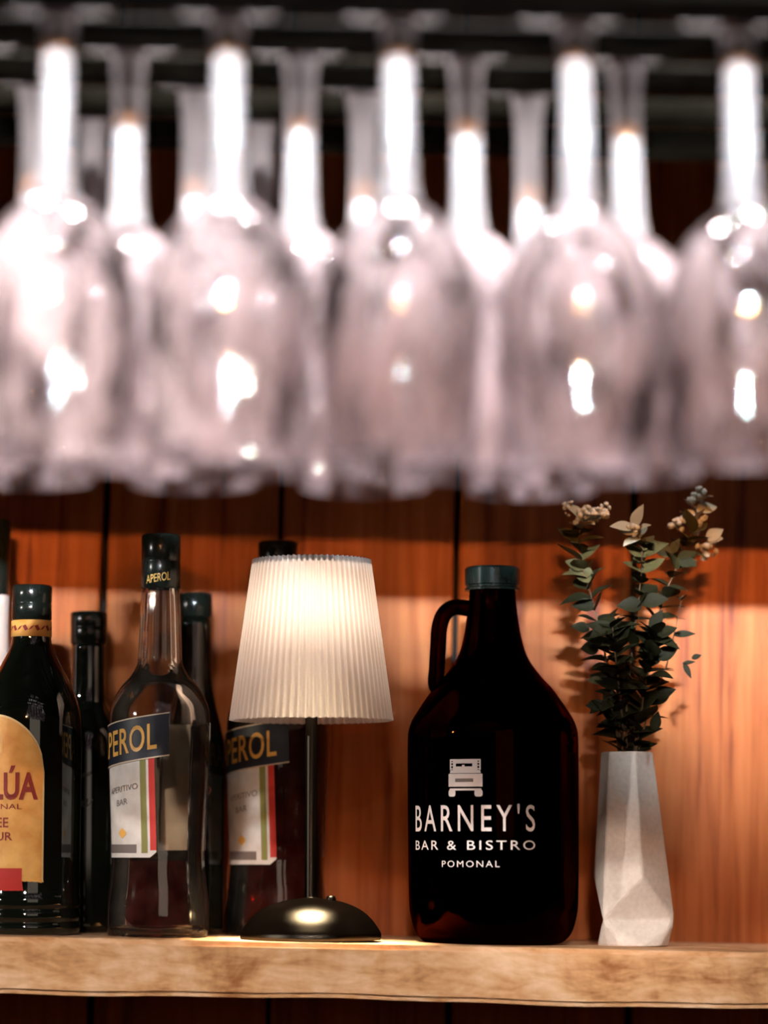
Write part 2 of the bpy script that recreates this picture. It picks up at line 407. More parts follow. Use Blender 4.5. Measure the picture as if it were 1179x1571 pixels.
# ------------------------------------------------------------------ the shelf
SD = 0.198; ST = 0.0385
def shelf_mesh():
    bm = box_bm(-1.05, 1.05, -SD, -0.001, -ST, 0.0)
    bmesh.ops.subdivide_edges(bm, edges=[e for e in bm.edges if abs(e.verts[0].co.x - e.verts[1].co.x) > 1], cuts=110, use_grid_fill=True)
    bmesh.ops.bevel(bm, geom=[e for e in bm.edges if abs(e.verts[0].co.y + SD) < 1e-5 and abs(e.verts[1].co.y + SD) < 1e-5 and abs(e.verts[0].co.z - e.verts[1].co.z) < 1e-5 and abs(e.verts[0].co.x - e.verts[1].co.x) > 1e-4],
                    offset=0.0035, segments=2, affect='EDGES')
    rnd = random.Random(3)
    ph = [rnd.uniform(0, 6) for _ in range(6)]
    for v in bm.verts:
        x = v.co.x
        wob = 0.0007 * math.sin(31 * x + ph[0]) + 0.0005 * math.sin(83 * x + ph[1])
        if v.co.y < -SD + 0.006: v.co.y += wob + rnd.uniform(-0.0004, 0.0004)
        if v.co.z < -0.02: v.co.z += 0.0009 * math.sin(17 * x + ph[2]) + 0.0004 * math.sin(57 * x + ph[3])
    return bm
sh = obj('shelf', shelf_mesh(), M['shelf'], None, False); sh.rotation_euler = (0, TILT, 0)
tag(sh, 'thick rough-sawn timber shelf fixed along the boarded wall under the bottles', 'shelf')

# ------------------------------------------------------------------ soffit and glass rack
ROWS = [-0.753, -0.678, -0.603, -0.528]
ZF = at(600, 14, ROWS[0]).z                  # the plane the glass feet hang on
def foot_z(x): return ZF - x * math.tan(TILT)
sof = obj('ceiling', box_bm(-1.55, 1.55, -1.0, 0.0, 0.0, 0.03), M['soffit'], None, False)
sof.location = (0, 0, 0.765); sof['kind'] = 'structure'
rack = thing('glass_rack', (0, 0, ZF), 'dark wooden rack of slats that the wine glasses hang from', 'rack', rot=(0, TILT, 0))
for yy in (-0.7905, -0.7155, -0.6405, -0.5655, -0.4905):
    obj('rail', box_bm(-1.5, 1.5, yy - 0.015, yy + 0.015, -0.012, 0.0, 0.002), M['rack'], rack, False)
obj('shadow_board', box_bm(-1.5, 1.5, -0.825, -0.8065, -0.010, 0.235, 0.002), M['rack'], rack, False)  # unseen board, added to keep pendant light off the upper wall
for sx in (-1.49, 1.49):
    obj('end_board', box_bm(sx - 0.009, sx + 0.009, -0.8065, -0.475, 0.0, 0.23, 0.002), M['rack'], rack, False)

# ------------------------------------------------------------------ wine glasses
def glass_meshes(stem_len, total):
    foot = lathe_bm(smooth_prof([(0.0, 0.0045), (0.012, 0.0042), (0.030, 0.0026, 1), (0.0335, 0.0014), (0.0325, 0.0002), (0.022, 0.0, 1), (0.0125, -0.0022), (0.0090, -0.006, 1), (0, -0.006)], 3), 32)
    s = stem_len
    stem = lathe_bm(smooth_prof([(0.0, -0.0062, 1), (0.0105, -0.0062, 1), (0.0092, -0.014), (0.0080, -0.028), (0.0078, -s * 0.5), (0.0084, -s * 0.75), (0.0094, -s * 0.92), (0.0105, -s), (0.0, -s - 0.0005, 1)], 4), 20)
    h = total - s
    outer = [(0.0, -s - 0.0006, 1), (0.0105, -s - 0.0006), (0.0215, -s - h * 0.065), (0.0320, -s - h * 0.16), (0.0392, -s - h * 0.29), (0.0421, -s - h * 0.44), (0.0418, -s - h * 0.60), (0.0396, -s - h * 0.80), (0.0362, -s - h)]
    o = smooth_prof(outer, 4); t = 0.0011
    inner = [(max(r - t * (1.0 if z < -s - 0.02 else 0.8), 0.0), z - (0.0022 if z > -s - 0.012 else 0.0006)) for r, z in reversed(o[4:-1])]
    bowl = lathe_bm(o + [(0.0358, -s - h - 0.0005), (0.0353, -s - h)] + inner + [(0.0, -s - 0.0045)], 44)
    out = []
    for nm, b, mm in (('foot', foot, M['foot']), ('stem', stem, M['stem']), ('bowl', bowl, M['bowl'])):
        b.normal_update(); me = bpy.data.meshes.new(nm); b.to_mesh(me); b.free(); me.materials.append(mm)
        for p in me.polygons: p.use_smooth = True
        out.append((nm, me))
    return out
tall = glass_meshes(0.104, 0.2355); short = glass_meshes(0.098, 0.212)
row_names = ['front row', 'second row', 'third row', 'back row']
row_us = [[(88, 0.3), (350, 0.0), (611, -0.8), (884, -1.3), (1134, -1.8)],
          [(-52, 0), (197, 0.2), (461, -0.3), (716, -1.0), (960, -1.5)],
          [(52, 0.2), (300, 0.0), (558, -0.4), (811, -0.8)],
          [(142, 0), (400, 0)]]
ordinal = ['first', 'second', 'third', 'fourth', 'fifth']
for ri, us in enumerate(row_us):
    for gi, (u, lean) in enumerate(us):
        p = at(u, 190 + 30 * ri, ROWS[ri])
        if ri == 3: lab = ['shorter stemmed glass in the back row, behind the leftmost front glasses', 'shorter stemmed glass in the back row, behind the second front stem'][gi]
        elif ri == 0 and gi == 4: lab = 'wine glass at the far right end of the rack, rim lowest in front row'
        elif ri == 0: lab = 'upside-down wine glass in the front row of the rack, %s from the left' % ordinal[gi]
        elif ri == 1 and gi == 0: lab = 'wine glass in the second row cut off by the left edge'
        elif ri == 1: lab = 'wine glass hanging in the second row, %s whole stem from the left' % ordinal[gi - 1]
        else: lab = 'wine glass hanging in the third row, stem lower behind, %s from the left' % ordinal[gi]
        g = thing('wine_glass', (p.x, ROWS[ri], foot_z(p.x) + 0.0003), lab, 'wine glass', 'wine glasses hanging from the rack', rot=(0, R(lean), R(37 * gi + 11 * ri)))
        g.rotation_mode = 'ZYX' if False else 'XYZ'
        g.rotation_euler = (0, R(lean * 0.4), 0)
        for nm, me in (short if ri == 3 else tall):
            c = bpy.data.objects.new(nm, me); COL.objects.link(c); c.parent = g

# ------------------------------------------------------------------ amber growler jug
V = Vessel(758, -0.112, 1441)
body = smooth_prof(V.prof([(0, 1437, 1), (88, 1437), (98, 1441), (108, 1438), (120, 1424), (127, 1400), (130, 1370), (131, 1250), (131, 1140), (127.5, 1108), (114, 1083), (93, 1053), (74, 1032), (55, 1005), (45, 975), (38.5, 935), (35.5, 905), (35, 880, 1)]), 4)
gr = thing('growler', V.base, 'large amber glass growler jug with white truck emblem and loop handle', 'jug')
t = V.r(7)
inner = [(max(r - t, 0.001), max(z, V.z(1430))) for r, z in reversed(body) if r > t * 1.6 and z > V.z(1425)]
jug = obj('jug_body', lathe_bm(body + [(V.r(30), V.z(880))] + inner + [(0, V.z(1430))], 64), M['amber'], gr)
cap_prof = V.prof([(0, 865), (39, 865), (42, 868), (42, 892), (40, 893.5), (40, 896), (42.5, 897.5), (42.5, 901), (36.5, 902)])
def ribs(r, z, a): return r * (1 + 0.006 * math.cos(60 * a)) if r > V.r(41) and z > V.z(891) else r
obj('screw_cap', lathe_bm(cap_prof, 120, ribs), M['cap'], gr); autosmooth(gr.children[-1], 40)
def gp(u, v): return Vector((V.r(u - 758), 0, V.z(v)))
hp = spline([gp(722, 928), gp(700, 926), gp(684, 936), gp(676, 958), gp(674, 990), gp(672, 1020), gp(671, 1046), gp(684, 1058)], 5)
obj('handle', tube_bm([Vector((p.x, p.y, p.z)) for p in hp], [V.r(12.5)] * len(hp), 14), M['amber'], gr)
prof = [q for q in body if q[1] < V.z(1110)]
rg = 131
a_c = (V.ang(640, rg) + V.ang(815, rg)) / 2; w_arc = (V.ang(815, rg) - V.ang(640, rg)) * V.r(rg)
cw = w_arc
text_on('lettering', "BARNEY'S", prof, a_c, V.z(1250), cw, V.r(41), M['white_ink'], gr, spacing=1.35, embolden=0.004)
text_on('lettering', "BAR & BISTRO", prof, a_c, V.z(1291), cw, V.r(14), M['white_ink'], gr, spacing=1.3, embolden=0.004)
a_p = (V.ang(678, rg) + V.ang(762, rg)) / 2
text_on('lettering', "POMONAL", prof, a_p, V.z(1319), (V.ang(762, rg) - V.ang(678, rg)) * V.r(rg), V.r(9.5), M['white_ink'], gr, spacing=1.3, embolden=0.0)
# emblem: old four-wheel-drive seen head on, in white ink; coordinates in emblem units
def rrect(x0, x1, y0, y1, rad=0, n=4):
    pts = []
    for cx_, cy_, a0 in ((x1 - rad, y1 - rad, 0), (x0 + rad, y1 - rad, 90), (x0 + rad, y0 + rad, 180), (x1 - rad, y0 + rad, 270)):
        for k in range(n + 1 if rad else 1):
            a = R(a0 + 90 * k / n); pts.append((cx_ + rad * math.cos(a), cy_ + rad * math.sin(a)))
    return pts
emb = [rrect(-88, 88, 194, 203), rrect(-70, 70, 180, 195), rrect(-70, -52, 162, 181), rrect(42, 70, 162, 181), rrect(-70, 70, 143, 163),
       rrect(-88, -80, 145, 195), rrect(80, 88, 145, 195), rrect(-81, -69, 182, 188), rrect(-81, -69, 166, 171), rrect(-81, -69, 148, 154),
       rrect(69, 81, 182, 188), rrect(69, 81, 166, 171), rrect(69, 81, 148, 154), rrect(-16, -2, 162, 172),
       [(-84, 144), (84, 144), (88, 127), (-88, 127)], rrect(-97, 97, 98, 124, 6), rrect(-97, -56, 78, 99), rrect(46, 97, 78, 99), rrect(-97, 97, 54, 79),
       rrect(-90, 90, 33, 44), rrect(-97, -56, 0, 38, 12), rrect(53, 97, 0, 38, 12)]
a_e = V.ang(712, rg)
def printed(name, polys, m_):
    bm = bmesh.new()
    for poly in polys:
        bm.faces.new([bm.verts.new((x, y, 0)) for x, y in poly])
    for k in range(-90, 91, 12):
        bmesh.ops.bisect_plane(bm, geom=bm.verts[:] + bm.edges[:] + bm.faces[:], plane_co=(k, 0, 0), plane_no=(1, 0, 0))
    for v in bm.verts: v.co = wrap(prof, a_e, V.r(v.co.x * 0.274), V.z(1218.5) + V.r(v.co.y * 0.274), 0.0009)
    return obj(name, bm, m_, gr, False)
printed('truck_emblem', emb, M['white_ink'])
printed('grille_mark', [rrect(-54, 44, 80, 97)], M['grey_ink'])

# ------------------------------------------------------------------ faceted vase
V = Vessel(971, -0.105, 1444)
vz = thing('vase', V.base, 'tall faceted pale stoneware vase holding sprigs beside the growler', 'vase')
def vase_mesh(inner=False):
    bm = bmesh.new(); ph = R(-46)
    sh_ = -6
    def ring(rads, vs_):
        out = []
        for k in range(6):
            a = ph + k * math.pi / 3
            rp, vv = rads[k % 2], vs_[k % 2]
            fx = (1444 - vv) / 297.0
            out.append(bm.verts.new((V.r(rp) * math.sin(a) + V.r(sh_ * fx), -V.r(rp) * math.cos(a), V.z(vv))))
        return out
    r0 = ring((41, 41), (1147, 1147)); r1 = ring((67, 58), (1403, 1337)); r2 = ring((66, 68), (1408, 1408))
    base = [bm.verts.new((V.r(55) * math.sin(ph + k * math.pi / 6), -V.r(55) * math.cos(ph + k * math.pi / 6), 0.0)) for k in range(12)]
    lip = ring((34, 34), (1147, 1147)); deep = ring((34, 38), (1250, 1250))
    for k in range(6):
        j = (k + 1) % 6
        bm.faces.new((r0[k], r0[j], lip[j], lip[k])); bm.faces.new((lip[k], lip[j], deep[j], deep[k]))
        bm.faces.new((r0[j], r0[k], r1[k], r1[j]))
    bm.faces.new(deep)
    for k in (1, 3, 5):                       # short ridges fork into a triangle between the two long ridges
        a, b = r1[k - 1], r1[(k + 1) % 6]
        bm.faces.new((r1[k], a, b))
        for v in (r2[k],): bm.verts.remove(v)
    for k in (0, 2, 4):
        a, b = r1[k], r1[(k + 2) % 6]
        i0 = 2 * k
        bs = [base[(i0 + q) % 12] for q in range(5)]
        bm.faces.new((a, bs[0], bs[1])); bm.faces.new((a, bs[1], bs[2])); bm.faces.new((a, bs[2], b)); bm.faces.new((b, bs[2], bs[3])); bm.faces.new((b, bs[3], bs[4]))
        bm.verts.remove(r2[k])
    bm.faces.new(base[::-1])
    bmesh.ops.remove_doubles(bm, verts=bm.verts, dist=1e-6)
    bmesh.ops.recalc_face_normals(bm, faces=bm.faces)
    bmesh.ops.bevel(bm, geom=[e for e in bm.edges if len(e.link_faces) == 2 and e.calc_face_angle(0) > R(6)], offset=0.0016, segments=2, affect='EDGES', profile=0.5)
    return bm
obj('vase_body', vase_mesh(), M['vase'], vz, False); autosmooth(vz.children[0], 12)

# ------------------------------------------------------------------ sprigs in the vase
def leaf_mesh(name, wid, bend, fold):
    bm = bmesh.new(); n = 6; rows = []
    for i in range(n + 1):
        tt = i / n; ww = wid * math.sin(math.pi * min(1, tt * 0.93 + 0.07) ** 0.85) * 0.5 if i < n else 0.0
        ww = max(ww, 0.012 if i < n else 0)
        zc = bend * tt * tt
        if i == n: rows.append([bm.verts.new((0, tt, zc))])
        else: rows.append([bm.verts.new((-ww, tt, zc + fold * ww)), bm.verts.new((0, tt, zc)), bm.verts.new((ww, tt, zc + fold * ww))])
    for A, B in zip(rows, rows[1:]):
        if len(B) == 1:
            bm.faces.new((A[0], A[1], B[0])); bm.faces.new((A[1], A[2], B[0]))
        else:
            bm.faces.new((A[0], A[1], B[1], B[0])); bm.faces.new((A[1], A[2], B[2], B[1]))
    me = bpy.data.meshes.new(name); bm.to_mesh(me); bm.free()
    for p in me.polygons: p.use_smooth = True
    return me
LEAF = {}
for key, mm in (('dark', 'leaf_dark'), ('olive', 'leaf_olive'), ('pale', 'leaf_pale')):
    LEAF[key] = []
    for wid, bend, fold in ((0.70, -0.25, 0.35), (0.60, -0.1, 0.25), (0.78, 0.12, 0.3), (0.36, -0.15, 0.3)):
        me = leaf_mesh('leaf', wid, bend, fold); me.materials.append(M[mm]); LEAF[key].append(me)
rs = random.Random(21)
YV = -0.105
def bud_mesh(centers, rad):
    bm = bmesh.new()
    for c, k in centers:
        mtx = Matrix.Translation(c) @ Euler((rs.uniform(0, 3), rs.uniform(0, 3), rs.uniform(0, 3))).to_matrix().to_4x4() @ Matrix.Diagonal((1, 0.75, 1.25, 1))
        bmesh.ops.create_icosphere(bm, subdivisions=1, radius=rad * k, matrix=mtx)
    return bm
def sprig(label, stem_px, depth, leaf_from, leaf_px, pairs, width_kind, tone, clusters=(), side_leaves=(), rad=2.0):
    """stem_px: photo points from the vase mouth up; depth: metres in front (-) or behind at the tip"""
    pts = [at(u, v, YV + depth * (i / (len(stem_px) - 1)) ** 1.3) for i, (u, v) in enumerate(stem_px)]
    base = Vector((pts[0].x, pts[0].y, pts[0].z))
    g = thing('sprig', base, label, 'foliage', 'sprigs standing in the faceted vase')
    sp = spline([p - base for p in pts], 8)
    k0 = mpp(970, 1000, YV)
    obj('stalk', tube_bm(sp, [rad * k0 * (1 - 0.65 * i / (len(sp) - 1)) for i in range(len(sp))], 7), M['stalk'], g)
    L_ = len(sp) - 1
    for q in range(pairs):
        f = leaf_from + (1 - leaf_from) * (q + 0.5) / pairs
        i = min(int(f * L_), L_ - 1); p = sp[i].lerp(sp[i + 1], f * L_ - i); t_ = (sp[i + 1] - sp[i]).normalized()
        az0 = q * R(78) + rs.uniform(-0.5, 0.5)
        for s_ in (0, 1):
            az = az0 + s_ * math.pi + rs.uniform(-0.35, 0.35)
            side = Vector((math.cos(az), math.sin(az) * 0.75, 0)); side = (side - t_ * side.dot(t_)).normalized()
            d = (side * rs.uniform(0.75, 1.05) + t_ * rs.uniform(0.1, 0.8)).normalized()
            ln = rs.uniform(*leaf_px) * k0 * (1.0 - 0.25 * max(0, f - 0.6))
            tn = tone(f)
            me = LEAF[tn][width_kind if width_kind is not None else rs.choice((0, 1, 2))]
            up = (t_ + Vector((rs.uniform(-0.5, 0.5), rs.uniform(-0.9, 0.1), rs.uniform(-0.2, 0.5)))).normalized()
            xax = d.cross(up).normalized(); zax = xax.cross(d).normalized()
            mt = Matrix((xax, d, zax)).transposed().to_4x4(); mt.translation = p
            o = bpy.data.objects.new('leaf', me); COL.objects.link(o); o.parent = g
            o.matrix_local = mt @ Matrix.Scale(ln, 4)
    for (u, v, deg, lnpx, tn, kind) in side_leaves:
        p = at(u, v, YV + depth * 0.5) - base
        d = Vector((math.cos(R(deg)), -0.25, math.sin(R(deg)))).normalized()
        up = Vector((rs.uniform(-0.2, 0.2), -1, 0.35)).normalized(); xax = d.cross(up).normalized(); zax = xax.cross(d).normalized()
        mt = Matrix((xax, d, zax)).transposed().to_4x4(); mt.translation = p
        o = bpy.data.objects.new('leaf', LEAF[tn][kind]); COL.objects.link(o); o.parent = g
        o.matrix_local = mt @ Matrix.Scale(lnpx * k0, 4)
    for (u, v, spread, count, br) in clusters:
        c = at(u, v, YV + depth) - base
        cs = [(c + Vector((rs.gauss(0, spread[0]), rs.gauss(0, spread[0] * 0.7), rs.gauss(0, spread[1]))) * k0, rs.uniform(0.6, 1.3)) for _ in range(int(count * 1.7))]
        obj('flower_cluster', bud_mesh(cs, br * 1.15 * k0), M['bud'], g, True)
    return g
tone_tall = lambda f: 'dark' if f < 0.62 else ('olive' if f < 0.88 else 'pale')
tone_dark = lambda f: 'dark'
sprig('tall leafy sprig leaning left with pale buds at its tip', [(955, 1165), (945, 1085), (930, 1010), (913, 935), (896, 875), (888, 825), (900, 790)], -0.012, 0.30, (34, 52), 16, None, tone_tall,
      clusters=[(907, 790, (12, 7), 16, 5.0), (872, 778, (5, 4), 5, 3.4), (925, 786, (6, 6), 8, 4.6)],
      side_leaves=[(905, 965, 170, 30, 'dark', 1), (912, 930, 175, 34, 'dark', 0), (918, 995, 185, 30, 'dark', 2), (910, 890, 150, 40, 'olive', 0), (898, 872, 160, 34, 'olive', 1)])
sprig('tallest sprig leaning right with pale leaves and buds at its tip', [(972, 1165), (985, 1070), (1000, 985), (1020, 915), (1042, 862), (1060, 820), (1072, 765)], 0.012, 0.30, (30, 46), 16, None, tone_tall,
      clusters=[(1070, 760, (4, 6), 6, 4.2), (1062, 795, (11, 10), 16, 5.0), (1040, 803, (7, 4), 6, 4.2), (1086, 838, (9, 10), 10, 4.4)],
      side_leaves=[(1085, 828, 35, 30, 'pale', 0), (1085, 828, 5, 26, 'pale', 1), (1032, 850, 165, 30, 'olive', 0), (1040, 855, -30, 34, 'dark', 2), (1030, 848, 60, 26, 'olive', 1)])
sprig('shorter upright sprig in the middle with a pale narrow tip', [(962, 1165), (962, 1080), (970, 1000), (979, 930), (985, 870), (984, 835), (972, 808)], -0.02, 0.28, (30, 48), 15, None, tone_tall,
      clusters=[(973, 812, (4, 8), 6, 4.2)],
      side_leaves=[(985, 925, 10, 42, 'dark', 1), (985, 930, 175, 38, 'dark', 0), (1000, 965, 60, 34, 'dark', 1)])
sprig('thin wiry sprig on the right with narrow leaves and dark berries', [(978, 1165), (998, 1080), (1020, 1030), (1032, 985), (1040, 950), (1048, 912)], 0.004, 0.35, (14, 22), 5, 3, tone_dark, rad=1.5,
      side_leaves=[(1034, 974, 5, 34, 'dark', 3), (1050, 1018, -65, 26, 'dark', 3), (1030, 985, -40, 18, 'dark', 3), (1048, 1018, 10, 20, 'dark', 3), (1062, 1010, 20, 16, 'dark', 1), (1000, 1070, 20, 40, 'dark', 1)])
sprig('low drooping sprig on the left of the vase mouth', [(950, 1160), (945, 1110), (936, 1085), (922, 1082)], -0.015, 0.25, (24, 36), 6, None, tone_dark,
      side_leaves=[(925, 1045, 175, 24, 'olive', 1), (928, 1085, 160, 26, 'dark', 1), (922, 1082, 215, 22, 'dark', 1)])
sprig('dense short sprig filling the vase mouth at the front', [(958, 1165), (956, 1110), (950, 1050), (944, 1000), (940, 960)], -0.022, 0.04, (36, 52), 21, None, tone_dark)
sprig('dense short sprig filling the vase mouth on the right', [(975, 1165), (982, 1110), (990, 1055), (1000, 1005), (1008, 970)], -0.010, 0.04, (36, 52), 21, None, tone_dark,
      side_leaves=[(1003, 1120, 75, 30, 'dark', 1), (1010, 1010, 30, 34, 'dark', 0)])

# ------------------------------------------------------------------ table lamp
V = Vessel(477, -0.140, 1441)
lp = thing('table_lamp', V.base, 'small lit table lamp with white pleated shade on dark domed base', 'lamp')
base_p = smooth_prof(V.prof([(0, 1440, 1), (107, 1440, 1), (108.5, 1436), (108, 1430, 1), (104, 1423), (94, 1409), (78, 1395), (56, 1384.5), (32, 1378.5), (12, 1376), (9.5, 1374, 1), (0, 1374)]), 4)
obj('base', lathe_bm(base_p, 72), M['bronze'], lp); autosmooth(lp.children[0], 50)
obj('pole', lathe_bm(V.prof([(0, 1376), (9.3, 1376), (9.3, 880), (0, 880)]), 24), M['bronze'], lp); autosmooth(lp.children[1], 50)
NP = 66; zs0, zs1 = V.z(1104), V.z(858)
def pleat(bm=None):
    bm = bmesh.new(); nz = 14; n = NP * 8; rings = []
    for wall_ in (0,):
        for i in range(nz + 1):
            f = i / nz; ii = f if wall_ == 0 else 1 - f
            z = zs0 + (zs1 - zs0) * ii; rr = V.r(124 + (90 - 124) * ii) - 0.0007 * wall_
            ring = []
            for k in range(n):
                a = 2 * math.pi * k / n
                w_ = abs(((a * NP / (2 * math.pi)) % 1.0) * 2 - 1)                # folded: rounded zig-zag
                w_ = 0.5 - 0.5 * math.cos(math.pi * w_)
                d = (w_ - 0.5) * 2 * (0.00125 - 0.0003 * ii)
                ring.append(bm.verts.new(((rr + d) * math.sin(a), -(rr + d) * math.cos(a), z + (0.0006 * (w_ - .5) if i in (0, nz) else 0))))
            rings.append(ring)
    for A, B in zip(rings, rings[1:]):
        for k in range(n): bm.faces.new((A[k], A[(k + 1) % n], B[(k + 1) % n], B[k]))
    bmesh.ops.recalc_face_normals(bm, faces=bm.faces)
    return bm
shd = obj('shade', pleat(), M['shade'], lp)
obj('shade_top', lathe_bm(V.prof([(0, 864), (87, 864), (88, 867), (87, 869), (0, 869)]), 48), M['bronze'], lp)
obj('led_holder', lathe_bm(V.prof([(0, 876), (24, 876), (26, 884), (26, 896), (0, 896)]), 32), M['bronze'], lp); autosmooth(lp.children[-1], 40)
led = obj('led_diffuser', lathe_bm(V.prof([(10, 896.5), (24, 896.5), (23, 900), (10, 900)]), 32), M['led'], lp)
obj('touch_switch', lathe_bm([(0, 0.0035), (0.0028, 0.003), (0.0034, 0.0015), (0.0034, -0.002), (0, -0.002)], 16), M['bronze'], lp)
lp.children[-1].location = (V.r(31), -V.r(4), V.z(1379.5))
for k, (zz, e) in enumerate(((905, 0.36),)):
    pl = lamp('lamp_bulb_light', 'POINT', V.base + Vector((0, -0.012, V.z(940))), 0.135, (1.0, 0.84, 0.70), shadow_soft_size=0.008)
    dl = lamp('lamp_down_light', 'SPOT', V.base + Vector((0, -0.016, V.z(915))), 30.0, (1.0, 0.84, 0.58), aim=V.base + Vector((0, -0.016, 0)), spot_size=R(42), spot_blend=0.7, shadow_soft_size=0.022)

# ------------------------------------------------------------------ aperitif bottles
def aperitif(u, y, v_base, label, dv, fill_v, dark, rot_extra=0.0):
    """dv shifts the photo's height lines of the front bottle to this one (further back)"""
    V = Vessel(u, y, v_base)
    pr = [(0, 1431, 1), (60, 1433), (70, 1436), (76, 1431), (78, 1415), (77.5, 1385), (73, 1345), (71, 1310), (72, 1270), (75, 1200), (77, 1130), (77, 1098), (73, 1076), (60, 1052), (46, 1036), (37.5, 1022), (34.5, 1012), (33, 980), (31, 930), (29, 900), (28, 880, 1)]
    k = 1.0
    body = smooth_prof([(V.r(r_) * k, V.z(v + dv)) + tuple(c) for r_, v, *c in pr], 4)
    g = thing('aperitif_bottle', V.base, label, 'bottle', 'aperitif bottles with slanted navy label')
    zn0, zn1 = V.z(1014 + dv), V.z(905 + dv)
    def flute(r, z, a):
        return r * (1 - 0.055 * (0.5 + 0.5 * math.cos(14 * a))) if zn0 < z < zn1 else r
    t_ = V.r(4.5)
    inner = [(max(r - t_, 0.001), max(z, V.z(1424 + dv))) for r, z in reversed(body) if r > t_ * 2 and z > V.z(1424 + dv)]
    obj('bottle_glass', lathe_bm(body + [(V.r(24), V.z(880 + dv))] + inner + [(0, V.z(1424 + dv))], 84, flute), M['clear'], g)
    liq = [(0, V.z(1423 + dv))] + [(r - t_ - 0.0003, z) for r, z in body if V.z(1423 + dv) < z < V.z(fill_v + dv) and r > t_ * 2]
    liq += [(liq[-1][0], V.z(fill_v + dv)), (0, V.z(fill_v + dv) - 0.0004)]
    obj('liqueur', lathe_bm(liq, 56), M['liquid'], g)
    cp = V.prof([(0, 818 + dv), (27, 818 + dv), (30, 821 + dv), (30, 858 + dv), (29.4, 859 + dv), (30, 860.5 + dv), (30.5, 900 + dv), (29.3, 901 + dv)])
    obj('cap', lathe_bm(cp, 48), M['cap_matte'], g)
    text_on('lettering', 'APEROL', cp, R(-4), V.z(886 + dv), V.r(38), V.r(13), M['gold'], g, slope=0.16, off=0.0005, embolden=0.006)
    skin = [q for q in body if V.z(1425 + dv) < q[1] < V.z(1085 + dv)]
    a0 = R(-44 + rot_extra); sl = 0.15; rr = V.r(76)
    s0, s1 = -R(62) * rr, R(60) * rr
    zt, zb = V.z(1105 + dv), V.z(1171 + dv)
    top = lambda s: zt + sl * s; bot = lambda s: zb + sl * s
    wl = lambda s: V.z(1313 + dv) + max(0, abs(s + 0.0) - R(36) * rr) * 0.9
    white = patch('front_label', skin, a0, -R(44) * rr, R(43) * rr, wl, lambda s: bot(s) + 0.001, M['white_paper'], g, off=0.0004)
    patch('green_stripe', skin, a0, R(26) * rr, R(33) * rr, lambda s: V.z(1306 + dv), lambda s: bot(s), M['green_ink'], white, off=0.0007, ns=4)
    patch('red_stripe', skin, a0, R(36) * rr, R(43) * rr, lambda s: V.z(1302 + dv), lambda s: bot(s), M['red_ink'], white, off=0.0007, ns=4)
    patch('print_block', skin, a0, -R(30) * rr, R(20) * rr, V.z(1306 + dv), V.z(1293 + dv), M['grey_ink'], white, off=0.0007, ns=10, nt_=2)
    text_on('lettering', 'APERITIVO', skin, a0, V.z(1209 + dv), R(46) * rr, V.r(9), M['grey_ink'], white, slope=sl, off=0.0007)
    text_on('lettering', 'BAR', skin, a0, V.z(1229 + dv), R(18) * rr, V.r(9), M['grey_ink'], white, slope=sl, off=0.0007)
    patch('crest', skin, a0, -R(6) * rr, R(6) * rr, lambda s: V.z(1284 + dv) + abs(s) * 0.8, lambda s: V.z(1268 + dv) - abs(s) * 0.8, M['gold'], white, off=0.0007, ns=6, nt_=3)
    band = patch('name_band', skin, a0, s0, s1, bot, top, M['navy'], g, off=0.0009, ns=36)
    e = V.r(2.0)
    patch('border_line', skin, a0, s0, s1, lambda s: top(s) - e, lambda s: top(s), M['gold_line'], band, off=0.0012, ns=36, nt_=1)
    patch('border_line', skin, a0, s0, s1, lambda s: bot(s), lambda s: bot(s) + e, M['gold_line'], band, off=0.0012, ns=36, nt_=1)
    text_on('lettering', 'APEROL', skin, a0, (zt + zb) / 2, R(92) * rr, V.r(40), M['gold'], band, slope=sl, off=0.0013, spacing=1.05, embolden=0.012)
    patch('back_label', skin, a0 + math.pi, -R(40) * rr, R(44) * rr, V.z(1302 + dv), V.z(1106 + dv), M['back_paper'], g, off=0.0005)
    return V, g
aperitif(242, -0.122, 1434, 'nearly empty clear aperitif bottle with slanted navy label, tall black cap', 0, 1318, False)
aperitif(424, -0.042, 1428, 'full red aperitif bottle standing behind the lit table lamp', 25 * 0 + 6, 960, True)

# ------------------------------------------------------------------ coffee liqueur bottle
V = Vessel(42, -0.125, 1432)
kb = thing('coffee_liqueur_bottle', V.base, 'dark coffee liqueur bottle with arched amber label and yellow neck band', 'bottle')
body = smooth_prof(V.prof([(0, 1428, 1), (62, 1430), (74, 1432), (80, 1427), (81, 1419), (78.5, 1413), (81, 1407), (81, 1399), (78.5, 1393), (81, 1387), (81, 1378), (79, 1372, 1), (79, 1250), (79, 1130), (77, 1095), (69, 1066), (56, 1038), (43, 1014), (34, 996), (30, 980), (29, 950, 1), (0, 950)]), 4)
obj('bottle_glass', lathe_bm(body, 64), M['black_glass'], kb)
cp = V.prof([(0, 898), (28, 898), (30.5, 901), (30.5, 924), (29.5, 925.5), (30.5, 927), (30.5, 950), (29, 951)])
obj('cap', lathe_bm(cp, 96, lambda r, z, a: r * (1 + (0.012 * math.cos(36 * a) if r > V.r(30) and z > V.z(924) else 0))), M['cap_matte'], kb)
nb = V.prof([(28.8, 977.5), (31.2, 977), (31, 953), (29, 952)])
nbo = obj('neck_band', lathe_bm(nb, 48), M['amber_paper'], kb)
nb2 = V.prof([(31.2, 977), (31, 953)])
bm = bmesh.new()
